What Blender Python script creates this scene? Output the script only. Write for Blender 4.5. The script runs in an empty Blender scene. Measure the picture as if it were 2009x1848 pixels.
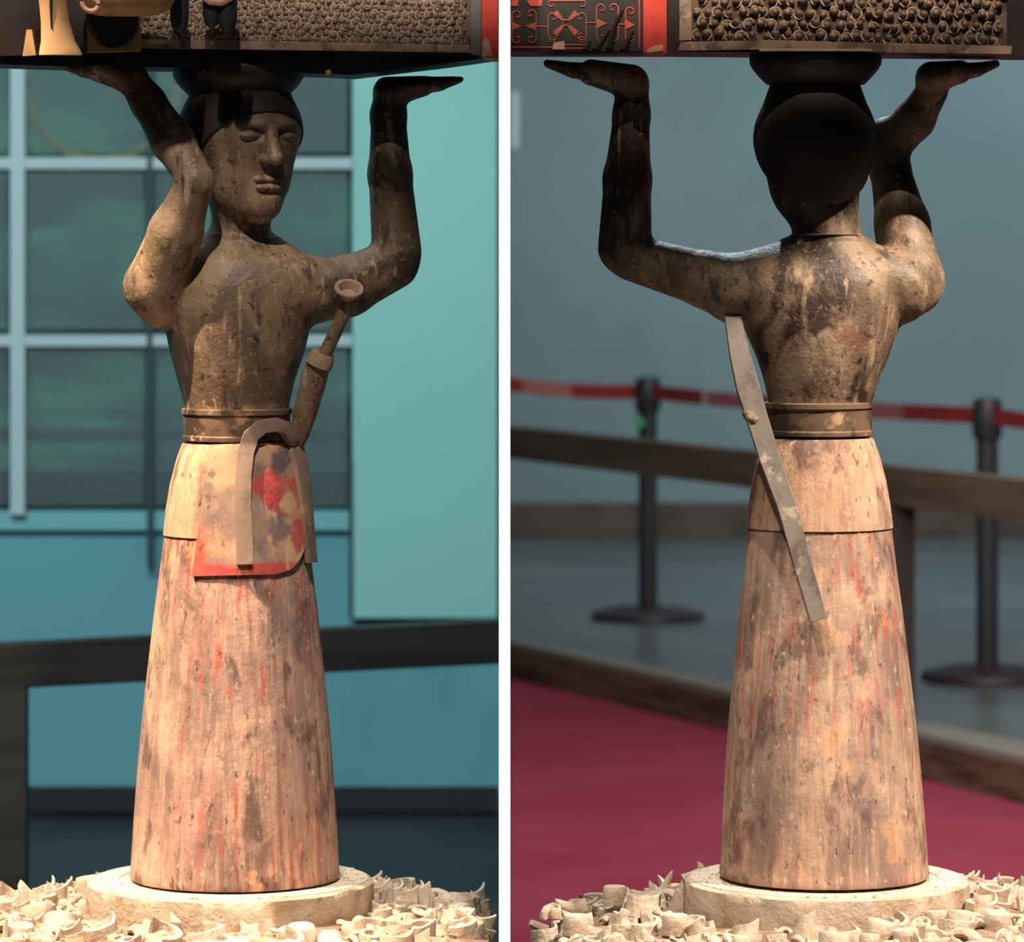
import bpy, math, random
import numpy as np
from mathutils import Vector, Matrix

# ------------------------------------------------------------------ camera, world, lights
S = 0.00065            # metres for one picture pixel at the distance of the statues
D = 5.5                # camera to statues
H = 480                # eye level (picture row)
XC = 990               # picture column straight ahead
ZC = 1.45              # camera height
sc = bpy.context.scene
col = sc.collection
vs = sc.view_settings
vs.view_transform = 'Standard'; vs.look = 'None'; vs.gamma = 1.0; vs.use_curve_mapping = False
vs.exposure = 0.0
cam = bpy.data.objects.new('camera', bpy.data.cameras.new('camera'))
col.objects.link(cam); sc.camera = cam
cam.location = (0, -D, ZC); cam.rotation_euler = (math.pi/2, 0, 0)
cam.data.sensor_width = 36
cam.data.lens = 36*D/(2009*S)
cam.data.shift_x = (1004.5-XC)/2009
cam.data.shift_y = -(924-H)/2009
cam.data.clip_start = 0.1
cam.data.dof.use_dof = True
cam.data.dof.focus_distance = D-0.08
cam.data.dof.aperture_fstop = 8.0

w = bpy.data.worlds.new('world'); sc.world = w; w.use_nodes = True
w.node_tree.nodes['Background'].inputs[0].default_value = (0.55, 0.75, 0.85, 1)
w.node_tree.nodes['Background'].inputs[1].default_value = 0.065

def aim(o, tgt):
    o.rotation_euler = (Vector(tgt)-o.location).to_track_quat('-Z', 'Y').to_euler()
def spot(name, loc, tgt, power, color, angle, radius, blend=0.4):
    l = bpy.data.lights.new(name, 'SPOT'); l.energy = power; l.color = color
    l.spot_size = math.radians(angle); l.spot_blend = blend; l.shadow_soft_size = radius
    o = bpy.data.objects.new(name, l); col.objects.link(o); o.location = loc; aim(o, tgt); return o
def area(name, loc, tgt, power, color, sx, sy):
    l = bpy.data.lights.new(name, 'AREA'); l.energy = power; l.color = color
    l.shape = 'RECTANGLE'; l.size = sx; l.size_y = sy
    o = bpy.data.objects.new(name, l); col.objects.link(o); o.location = loc; aim(o, tgt); return o

FXL, FXR = (465-XC)*S, (1614-XC)*S
def hooded(name, loc, fx, row, half, power, color, radius, blend=.12):
    """spot lamp whose hood keeps the light below picture row 'row' at the statue standing at fx"""
    z = ZC-(row-H)*S; hd = math.hypot(loc[0]-fx, loc[1]+.05); el = math.atan2(loc[2]-z, hd)+math.radians(half)
    return spot(name, loc, (fx, -.05, loc[2]-hd*math.tan(el)), power, color, 2*half, radius, blend)
def beam_fill(name, loc, fx, row, half, power, color, radius):
    """added fill spot for the beam face, hooded below picture row 'row'"""
    z = ZC-(row-H)*S; hd = math.hypot(loc[0]-fx, loc[1]+.09); el = math.atan2(loc[2]-z, hd)-math.radians(half)
    return spot(name, loc, (fx, -.09, loc[2]-hd*math.tan(el)), power, color, 2*half, radius, .06)
# left bay
hooded('key_spot_left', (FXL-1.9, -1.0, 4.8), FXL-.06, 440, 16, 2500, (1.0, .75, .52), .03)
hooded('front_spot_left', (FXL-0.3, -2.7, 4.6), FXL, 205, 14, 520, (1.0, .87, .74), .05, .12)
beam_fill('beam_fill_left', (FXL+.04, -2.1, 3.6), FXL+.04, 165, 52, 420, (1.0, .88, .76), .03)  # added fill, since the key cone stops short of the beam
area('wall_fill_left', (-1.6, 0.9, 3.6), (-1.1, 5.4, 1.0), 200, (.78, .96, 1.0), 3.0, .6)  # added area light brightening the teal back wall
# right bay
hooded('key_spot_right', (FXR+2.7, -1.75, 5.0), FXR, 392, 11, 2250, (1.0, .84, .69), .03)
hooded('front_spot_right', (FXR-0.25, -1.7, 5.0), FXR-.1, 448, 14, 600, (1.0, .88, .76), .04, .12)
beam_fill('beam_fill_right', (FXR+.03, -1.8, 4.0), FXR+.0, 165, 52, 680, (1.0, .84, .70), .03)  # added fill for the beam that the key leaves dark
spot('rim_spot_right', (FXR-0.10, 2.2, 3.3), (FXR-.1, 0, 1.15), 170, (.75, .9, 1.0), 26, .05)
area('wall_fill_right', (3.0, 10.5, 3.8), (3.0, 14.0, 1.0), 155, (.80, .94, 1.0), 6.0, 1.2)  # added area light brightening the far blue-grey wall
area('floor_fill_right', (2.0, 3.4, 3.8), (2.6, 7.4, 0), 215, (1.0, .93, .88), 3.5, 1.2)  # added area light brightening kerb, rail and carpet from the front

# ------------------------------------------------------------------ helpers
def U(px, py, w=0.0):
    """picture position + depth offset (all in pixel units, w away from camera) -> place, in units of S"""
    f = (w*S+D)/D
    return np.array([(px-XC)*f, w, ZC/S-(py-H)*f])
def W(px, py, y=0.0):
    return U(px, py, y/S)*S
def PY(py): return ZC/S-(py-H)
rng = random.Random(7)

def tag(o, label=None, cat=None, group=None, kind=None):
    if label: o['label'] = label
    if cat: o['category'] = cat
    if group: o['group'] = group
    if kind: o['kind'] = kind
    return o
def empty(name, loc, label, cat, group=None):
    o = bpy.data.objects.new(name, None); col.objects.link(o); o.location = loc
    o.empty_display_size = .05
    return tag(o, label, cat, group)
def mesh(name, V, F, smooth=True, sharp=None):
    me = bpy.data.meshes.new(name)
    V = np.asarray(V, dtype=float)
    me.from_pydata(V.tolist(), [], [tuple(map(int, f)) for f in F])
    me.update()
    if smooth:
        me.polygons.foreach_set('use_smooth', [True]*len(me.polygons))
        if sharp is not None: me.set_sharp_from_angle(angle=math.radians(sharp))
    return me
def obj(name, me, mat, parent=None, loc=(0, 0, 0), rot=(0, 0, 0), scale=None):
    o = bpy.data.objects.new(name, me); col.objects.link(o)
    if mat is not None and not me.materials: me.materials.append(mat)
    o.location = loc; o.rotation_euler = rot
    if scale is not None: o.scale = scale
    if parent is not None: o.parent = parent
    return o
def part(name, V, F, mat, parent, smooth=True, sharp=40):
    """V in units of S, world position; stored relative to the parent empty"""
    base = np.array(parent.matrix_basis.translation)
    p = parent
    while p.parent is not None:
        p = p.parent; base = base+np.array(p.matrix_basis.translation)
    return obj(name, mesh(name, np.asarray(V)*S-base, F, smooth, sharp), mat, parent)

BOXF = [(0, 1, 2, 3), (7, 6, 5, 4), (0, 4, 5, 1), (1, 5, 6, 2), (2, 6, 7, 3), (3, 7, 4, 0)]
def box8(x0, x1, y0, y1, z0, z1):
    return [(x0, y0, z0), (x1, y0, z0), (x1, y1, z0), (x0, y1, z0), (x0, y0, z1), (x1, y0, z1), (x1, y1, z1), (x0, y1, z1)]
BXF = [(3, 2, 1, 0), (4, 5, 6, 7), (0, 1, 5, 4), (1, 2, 6, 5), (2, 3, 7, 6), (3, 0, 4, 7)]
def slab(pts, w0, w1):
    """pts: outline of picture points taken at depth w0, pushed back to w1 with the same real outline"""
    A = [U(x, y, w0) for x, y in pts]; n = len(A)
    Bk = [a+np.array([0, w1-w0, 0]) for a in A]
    F = [tuple(range(n)), tuple(range(2*n-1, n-1, -1))]+[(i, i+n, (i+1) % n+n, (i+1) % n) for i in range(n)]
    return A+Bk, F
def lathe(rows, seg=96, cap=True, jit=None):
    """rows: (cx, cz, r) centre-line + radius in units of S; vertical axis"""
    V = []; F = []
    for i, (cx, cz, r) in enumerate(rows):
        for k in range(seg):
            a = 2*math.pi*k/seg
            rr = r if jit is None else r+jit(i, a)
            V.append((cx+rr*math.sin(a), -rr*math.cos(a), cz))
    n = len(rows)
    for i in range(n-1):
        for k in range(seg):
            k2 = (k+1) % seg
            F.append((i*seg+k, (i+1)*seg+k, (i+1)*seg+k2, i*seg+k2))
    if cap:
        F.append(tuple(range(seg))); F.append(tuple(range(n*seg-1, (n-1)*seg-1, -1)))
    return V, F
def tube(path, rad, seg=10, flat=1.0, up=(0, 0, 1)):
    P = [np.array(p, float) for p in path]; V = []; F = []
    n = len(P); up = np.array(up, float)
    for i in range(n):
        t = P[min(i+1, n-1)]-P[max(i-1, 0)]; t /= np.linalg.norm(t)+1e-9
        s = np.cross(t, up)
        if np.linalg.norm(s) < 1e-3: s = np.cross(t, np.array([0, 1., 0]))
        s /= np.linalg.norm(s); b = np.cross(s, t)
        r = rad[i] if hasattr(rad, '__len__') else rad
        for k in range(seg):
            a = 2*math.pi*k/seg
            V.append(P[i]+r*(math.cos(a)*s+flat*math.sin(a)*b))
    for i in range(n-1):
        for k in range(seg):
            k2 = (k+1) % seg
            F.append((i*seg+k, i*seg+k2, (i+1)*seg+k2, (i+1)*seg+k))
    F.append(tuple(range(seg-1, -1, -1))); F.append(tuple(range((n-1)*seg, n*seg)))
    return V, F
def join(*vf):
    V = []; F = []
    for v, f in vf:
        o = len(V); V += [tuple(x) for x in v]; F += [tuple(i+o for i in q) for q in f]
    return V, F

# ------------------------------------------------------------------ materials
def rgb(r, g, b):
    f = lambda c: (c/255/12.92) if c <= 10 else ((c/255+.055)/1.055)**2.4
    return (f(r), f(g), f(b), 1)
class Mat:
    def __init__(s, name, base, rough=.7, metal=0., spec=.4):
        s.m = bpy.data.materials.new(name); s.m.use_nodes = True
        s.nt = s.m.node_tree; s.N = s.nt.nodes; s.L = s.nt.links
        s.b = s.N['Principled BSDF']
        s.b.inputs['Roughness'].default_value = rough; s.b.inputs['Metallic'].default_value = metal
        s.b.inputs['Specular IOR Level'].default_value = spec
        s.b.inputs['Base Color'].default_value = base
        s.o = (0, 0, 0); s.c = None; s.base = base; s.tc = s.N.new('ShaderNodeTexCoord')
    def noise(s, scale, detail=4., rough=.6, stretch=(1, 1, 1), off=(0, 0, 0), dist=0.):
        mp = s.N.new('ShaderNodeMapping'); mp.inputs['Scale'].default_value = stretch; mp.inputs['Location'].default_value = tuple(a+b for a, b in zip(off, s.o))
        s.L.new(s.tc.outputs['Object'], mp.inputs['Vector'])
        n = s.N.new('ShaderNodeTexNoise'); n.inputs['Scale'].default_value = scale
        n.inputs['Detail'].default_value = detail; n.inputs['Roughness'].default_value = rough; n.inputs['Distortion'].default_value = dist
        s.L.new(mp.outputs[0], n.inputs['Vector']); return n.outputs['Fac']
    def ramp(s, val, lo, hi):
        r = s.N.new('ShaderNodeMapRange'); r.interpolation_type = 'SMOOTHSTEP'
        r.inputs['From Min'].default_value = lo; r.inputs['From Max'].default_value = hi
        s.L.new(val, r.inputs['Value']); return r.outputs['Result']
    def math(s, op, a, b=None):
        m = s.N.new('ShaderNodeMath'); m.operation = op
        for i, x in enumerate((a, b)):
            if x is None: continue
            if isinstance(x, (int, float)): m.inputs[i].default_value = x
            else: s.L.new(x, m.inputs[i])
        return m.outputs[0]
    def over(s, color, mask, amount=1.):
        mx = s.N.new('ShaderNodeMix'); mx.data_type = 'RGBA'
        if amount != 1.: mask = s.math('MULTIPLY', mask, amount)
        s.L.new(mask, mx.inputs[0])
        if s.c is None: mx.inputs[6].default_value = s.base
        else: s.L.new(s.c, mx.inputs[6])
        mx.inputs[7].default_value = color
        s.c = mx.outputs[2]; s.L.new(s.c, s.b.inputs['Base Color']); return s
    def patch(s, color, scale, lo, hi, amount=1., **k):
        return s.over(color, s.ramp(s.noise(scale, **k), lo, hi), amount)
    def bump(s, strength, dist, *vals):
        prev = None
        for v in vals:
            bn = s.N.new('ShaderNodeBump'); bn.inputs['Strength'].default_value = strength; bn.inputs['Distance'].default_value = dist
            s.L.new(v, bn.inputs['Height'])
            if prev is not None: s.L.new(prev, bn.inputs['Normal'])
            prev = bn.outputs[0]
        s.L.new(prev, s.b.inputs['Normal']); return s
    def vorbump(s, scale):
        v = s.N.new('ShaderNodeTexVoronoi'); v.inputs['Scale'].default_value = scale
        s.L.new(s.tc.outputs['Object'], v.inputs['Vector']); return v.outputs['Distance']
def plain(name, c, rough=.6, metal=0., spec=.4, var=.0, scale=8.):
    m = Mat(name, c, rough, metal, spec)
    if var: m.patch((c[0]*(1-var), c[1]*(1-var), c[2]*(1-var), 1), scale, .4, .65)
    return m.m

# body of the statues: dark bronze with flaking tan and umber patina
def body_mat(name, o, tan, dark):
    M = Mat(name, rgb(112, 92, 74), .5, 0, .45); M.o = o
    M.patch(rgb(174, 146, 118), 7, .44, .60, tan, detail=7, dist=.9, stretch=(1.2, 1.2, .6))
    M.patch(rgb(58, 42, 34), 5.5, .50, .58, dark, detail=8, dist=.9, off=(3, 1, 2))
    M.patch(rgb(104, 98, 62), 16, .55, .68, .7, detail=6, off=(9, 4, 1))
    M.patch(rgb(204, 174, 142), 44, .56, .66, .55, detail=8, stretch=(1.3, 1.3, .22), off=(1, 7, 3))
    M.patch(rgb(52, 38, 32), 34, .56, .66, .75, detail=7, stretch=(1.3, 1.3, .30), off=(4, 2, 6))
    M.patch(rgb(128, 64, 50), 12, .58, .70, .6, detail=6, off=(5, 9, 8))
    M.patch(rgb(34, 27, 25), 75, .58, .68, .75, detail=7, off=(2, 2, 8))
    M.patch(rgb(214, 178, 140), 120, .60, .70, .5, detail=6, off=(7, 1, 1))
    M.bump(.45, .004, M.noise(22, 8), M.noise(100, 5))
    return M.m
MBODY = [body_mat('bronze_body_front', (0, 0, 0), .75, .85), body_mat('bronze_body_back', (4.3, 2.1, 7.7), .85, .95)]
MB = MBODY[0]
M = Mat('dark_hair', rgb(54, 46, 44), .62, 0, .3)
M.patch(rgb(64, 52, 42), 8, .5, .68, .8); M.bump(.15, .003, M.noise(40, 4))
MHAIR = M.m
M = Mat('head_pad', rgb(52, 42, 38), .5, 0, .5); M.patch(rgb(84, 58, 44), 10, .5, .7, .8); M.bump(.2, .003, M.noise(40, 4))
MPAD = M.m
def skirt_mat(name, base, red, o, ochre=.6):
    M = Mat(name, base, .72, 0, .3); M.o = o
    M.patch(rgb(214, 174, 146), 6, .44, .62, .7, detail=6, dist=.7, off=(2, 0, 5))
    M.patch(rgb(128, 104, 94), 8, .47, .62, .85, detail=8, dist=.6, stretch=(1, 1, .6), off=(0, 3, 1))
    M.patch(rgb(116, 96, 88), 70, .46, .62, .42, detail=5, stretch=(1, 1, .05), off=(4, 0, 0))
    M.patch(rgb(222, 188, 158), 110, .50, .66, .32, detail=5, stretch=(1, 1, .045), off=(9, 3, 0))
    lower = M.noise(4.0, 4, off=(1.5, 2.5, .2))
    red1 = M.math('MULTIPLY', M.ramp(M.noise(120, 5, stretch=(1, 1, .045), off=(7, 3, 1)), .53, .62), M.ramp(lower, .40, .60))
    M.over(rgb(192, 84, 70), red1, red)
    red2 = M.math('MULTIPLY', M.ramp(M.noise(40, 7, stretch=(1, 1, .25), off=(1, 3, 5)), .54, .66), M.ramp(lower, .46, .62))
    M.over(rgb(178, 84, 76), red2, red*.7)
    M.patch(rgb(224, 164, 112), 13, .63, .68, ochre, detail=4, off=(6, 1, 3))
    M.patch(rgb(88, 68, 62), 24, .52, .64, .7, detail=9, dist=.5, stretch=(1, 1, .5), off=(8, 8, 2))
    M.patch(rgb(70, 52, 46), 110, .59, .70, .75, detail=6, stretch=(1, 1, .45), off=(3, 5, 5))
    M.patch(rgb(234, 210, 190), 120, .60, .72, .55, detail=7, stretch=(1, 1, .5), off=(1, 1, 6))
    M.bump(.45, .004, M.noise(60, 6, stretch=(1, 1, .10)), M.noise(55, 8))
    return M.m
MSK = [skirt_mat('skirt_patina_front', rgb(178, 142, 126), .85, (0, 0, 0)), skirt_mat('skirt_patina_back', rgb(164, 136, 116), .6, (3.1, 8.3, 5.7), .35)]
MTR = [skirt_mat('jacket_patina_front', rgb(208, 166, 132), .25, (1, 4, 2)), skirt_mat('jacket_patina_back', rgb(192, 150, 120), .2, (6, 2, 9))]
M = Mat('belt_patina', rgb(120, 96, 74), .6, 0, .4)
M.patch(rgb(64, 50, 40), 14, .44, .56, .95, detail=9); M.patch(rgb(205, 165, 128), 30, .58, .68, .8, detail=6, off=(4, 2, 2))
M.bump(.35, .004, M.noise(40, 6)); MBELT = M.m
M = Mat('ribbon_patina', rgb(160, 134, 116), .65, 0, .4)
M.patch(rgb(112, 96, 90), 14, .48, .62, .8, detail=6); M.patch(rgb(214, 170, 130), 26, .58, .7, .7, off=(4, 2, 2)); M.bump(.25, .003, M.noise(50, 5))
MRIB = M.m
M = Mat('sword_patina', rgb(116, 106, 96), .6, 0, .4)
M.patch(rgb(80, 68, 62), 18, .48, .60, .9, detail=7, stretch=(1, 1, .5)); M.patch(rgb(180, 164, 144), 30, .58, .68, .7, off=(4, 2, 2), detail=6)
M.bump(.3, .003, M.noise(50, 6)); MSWORD = M.m
M = Mat('pale_bronze', rgb(196, 178, 158), .75, 0, .3)
M.patch(rgb(176, 148, 120), 14, .46, .64, .8, detail=8); M.patch(rgb(150, 128, 104), 40, .58, .72, .7, detail=6, off=(3, 1, 7))
M.patch(rgb(120, 92, 70), 80, .66, .74, .8, detail=4, off=(6, 6, 1)); M.bump(.6, .005, M.noise(30, 8), M.noise(110, 6)); MPALE = M.m
MGROUND = Mat('relief_ground', rgb(150, 126, 104), .85, 0, .2).patch(rgb(112, 90, 72), 30, .45, .62, .8, detail=7).m  # darker than the relief: crevice shade put into the colour for depth
M = Mat('pale_bronze_pitted', rgb(208, 190, 168), .8, 0, .3)
v = M.N.new('ShaderNodeTexVoronoi'); v.inputs['Scale'].default_value = 130; M.L.new(M.tc.outputs['Object'], v.inputs['Vector'])
pit = M.math('MULTIPLY', M.ramp(v.outputs['Distance'], .34, .22), M.ramp(M.noise(30, 3), .42, .55))
M.over(rgb(110, 84, 64), pit, .9); M.bump(.7, -.004, pit); MPIT = M.m
M = Mat('sleeve_bronze', rgb(150, 126, 104), .55, 0, .5)
M.patch(rgb(88, 72, 60), 30, .48, .62, .85, detail=5); M.patch(rgb(206, 174, 138), 50, .58, .68, .7, off=(2, 5, 1)); M.bump(.3, .002, M.noise(120, 4)); MSLV = M.m
M = Mat('sleeve_ground', rgb(104, 84, 68), .65, 0, .4)
M.patch(rgb(52, 40, 34), 40, .45, .62, .9, detail=5); M.bump(.4, .003, M.noise(90, 4)); MGRD = M.m
MDARK = plain('dark_lacquer', rgb(40, 32, 30), .5, var=.4, scale=20)
MBLACK = plain('black_lacquer', rgb(52, 50, 44), .5, var=.25, scale=30)
MRED = Mat('red_lacquer', rgb(214, 72, 58), .5).patch(rgb(186, 56, 46), 30, .5, .7, .6).m
MPAINT = Mat('red_paint', rgb(196, 78, 62), .6).patch(rgb(138, 88, 70), 14, .52, .62, .9).m
MCHIP = plain('bare_wood_chip', rgb(224, 172, 140), .8, var=.3, scale=60)

# ------------------------------------------------------------------ signed-distance modelling of the bronze bodies
class Field:
    def __init__(s, lo, hi, h):
        s.h = h; s.lo = np.array(lo, float); s.n = np.ceil((np.array(hi)-s.lo)/h).astype(int)+1
        s.F = np.full(s.n, 200., np.float32)
    def grid(s, lo, hi):
        a = np.maximum(np.floor((np.array(lo)-s.lo)/s.h).astype(int), 0)
        b = np.minimum(np.ceil((np.array(hi)-s.lo)/s.h).astype(int)+1, s.n)
        if (b <= a).any(): return None
        ax = [(s.lo[i]+s.h*np.arange(a[i], b[i])).astype(np.float32) for i in range(3)]
        return tuple(slice(a[i], b[i]) for i in range(3)), ax[0][:, None, None], ax[1][None, :, None], ax[2][None, None, :]
    def add(s, prim, k=0.):
        fn, lo, hi = prim; pad = k+12
        g = s.grid(lo-pad, hi+pad)
        if g is None: return
        sl, X, Y, Z = g; d = fn(X, Y, Z); A = s.F[sl]
        if k > 0:
            t = np.clip(.5+.5*(A-d)/k, 0, 1); s.F[sl] = A*(1-t)+d*t-k*t*(1-t)
        else: s.F[sl] = np.minimum(A, d)
    def cut(s, prim, k=0.):
        fn, lo, hi = prim; pad = k+12
        g = s.grid(lo-pad, hi+pad)
        if g is None: return
        sl, X, Y, Z = g; d = -fn(X, Y, Z); A = s.F[sl]
        if k > 0:
            t = np.clip(.5-.5*(A-d)/k, 0, 1); s.F[sl] = A*(1-t)+d*t+k*t*(1-t)
        else: s.F[sl] = np.maximum(A, d)
    def surf(s):
        F = s.F; neg = F < 0
        c = np.zeros(tuple(x-1 for x in F.shape), np.int8)
        for i in (0, 1):
            for j in (0, 1):
                for k in (0, 1):
                    c += neg[i:F.shape[0]-1+i, j:F.shape[1]-1+j, k:F.shape[2]-1+k]
        act = np.argwhere((c > 0) & (c < 8)); n = len(act)
        idx = np.full(c.shape, -1, np.int32); idx[tuple(act.T)] = np.arange(n)
        offs = np.array([(i, j, k) for i in (0, 1) for j in (0, 1) for k in (0, 1)])
        val = np.stack([F[act[:, 0]+o[0], act[:, 1]+o[1], act[:, 2]+o[2]] for o in offs], 1)
        P = np.zeros((n, 3)); cnt = np.zeros(n)
        for a in range(8):
            for b in range(a+1, 8):
                if np.abs(offs[a]-offs[b]).sum() != 1: continue
                va, vb = val[:, a], val[:, b]; m = (va < 0) != (vb < 0)
                t = va[m]/(va[m]-vb[m])
                P[m] += offs[a]+t[:, None]*(offs[b]-offs[a]); cnt[m] += 1
        V = s.lo+s.h*(act+P/cnt[:, None])
        Q = []
        for ax in range(3):
            o1, o2 = [(1, 2), (2, 0), (0, 1)][ax]
            a = [slice(None)]*3; b = [slice(None)]*3; a[ax] = slice(0, -1); b[ax] = slice(1, None)
            e = np.argwhere(neg[tuple(a)] != neg[tuple(b)])
            e = e[(e[:, o1] > 0) & (e[:, o2] > 0) & (e[:, o1] < c.shape[o1]) & (e[:, o2] < c.shape[o2])]
            inside = neg[tuple(e.T)]
            def g(d1, d2):
                q = e.copy(); q[:, o1] += d1; q[:, o2] += d2; return idx[tuple(q.T)]
            q = np.stack([g(-1, -1), g(0, -1), g(0, 0), g(-1, 0)], 1)
            q[~inside] = q[~inside][:, ::-1]
            Q.append(q[(q >= 0).all(1)])
        return V, np.concatenate(Q)
def fmesh(name, V, Q):
    me = bpy.data.meshes.new(name); nv, nq = len(V), len(Q)
    me.vertices.add(nv); me.vertices.foreach_set('co', np.ascontiguousarray(V, dtype=np.float32).ravel())
    me.loops.add(nq*4); me.loops.foreach_set('vertex_index', np.ascontiguousarray(Q, dtype=np.int32).ravel())
    me.polygons.add(nq); me.polygons.foreach_set('loop_start', np.arange(0, nq*4, 4, dtype=np.int32))
    me.polygons.foreach_set('use_smooth', np.ones(nq, dtype=bool))
    me.update(calc_edges=True); me.validate(); return me

def cone(a, b, ra, rb):
    a = np.array(a, float); b = np.array(b, float); ab = b-a; L = float(ab@ab)+1e-9
    def fn(X, Y, Z):
        t = np.clip(((X-a[0])*ab[0]+(Y-a[1])*ab[1]+(Z-a[2])*ab[2])/L, 0, 1)
        return np.sqrt((X-a[0]-t*ab[0])**2+(Y-a[1]-t*ab[1])**2+(Z-a[2]-t*ab[2])**2)-(ra+(rb-ra)*t)
    r = max(ra, rb); return fn, np.minimum(a, b)-r, np.maximum(a, b)+r
def ell(c, s, R=np.eye(3)):
    c = np.array(c, float); s = np.array(s, float)
    def fn(X, Y, Z):
        x, y, z = X-c[0], Y-c[1], Z-c[2]
        q = [(R[i, 0]*x+R[i, 1]*y+R[i, 2]*z) for i in range(3)]
        k0 = np.sqrt(sum((q[i]/s[i])**2 for i in range(3))); k1 = np.sqrt(sum((q[i]/s[i]**2)**2 for i in range(3)))+1e-6
        return k0*(k0-1)/k1
    r = max(s); return fn, c-r, c+r
def trunk(prof, depth):
    """prof: (py, left, right); depth: matching half depths"""
    z = np.array([PY(p[0]) for p in prof])[::1]; cx = np.array([(p[1]+p[2])/2-XC for p in prof]); hw = np.array([(p[2]-p[1])/2 for p in prof])
    o = np.argsort(z); z = z[o]; cx = cx[o]; hw = hw[o]; dp = np.array(depth)[o]
    zz_ = np.linspace(z[0], z[-1], 300); kr = np.exp(-np.linspace(-2.5, 2.5, 41)**2/2); kr /= kr.sum()
    def sm(a): return np.convolve(np.pad(np.interp(zz_, z, a), 20, mode='reflect', reflect_type='odd'), kr, 'valid')
    cx, hw, dp, z = sm(cx), sm(hw), sm(dp), zz_
    def fn(X, Y, Z):
        zz = Z[0, 0, :]; C = np.interp(zz, z, cx)[None, None, :]; A = np.interp(zz, z, hw)[None, None, :]; B = np.interp(zz, z, dp)[None, None, :]
        d = (np.sqrt(((X-C)/A)**2+(Y/B)**2)-1)*np.minimum(A, B)*.97
        return np.maximum(d, np.maximum(Z-z[-1], z[0]-Z)).astype(np.float32)
    m = max(hw.max(), 130)
    return fn, np.array([cx.min()-m, -m, z[0]]), np.array([cx.max()+m, m, z[-1]])
def below(zt):
    """cutter: everything above height zt"""
    def fn(X, Y, Z): return (zt-Z)+0*X+0*Y
    return fn
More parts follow.
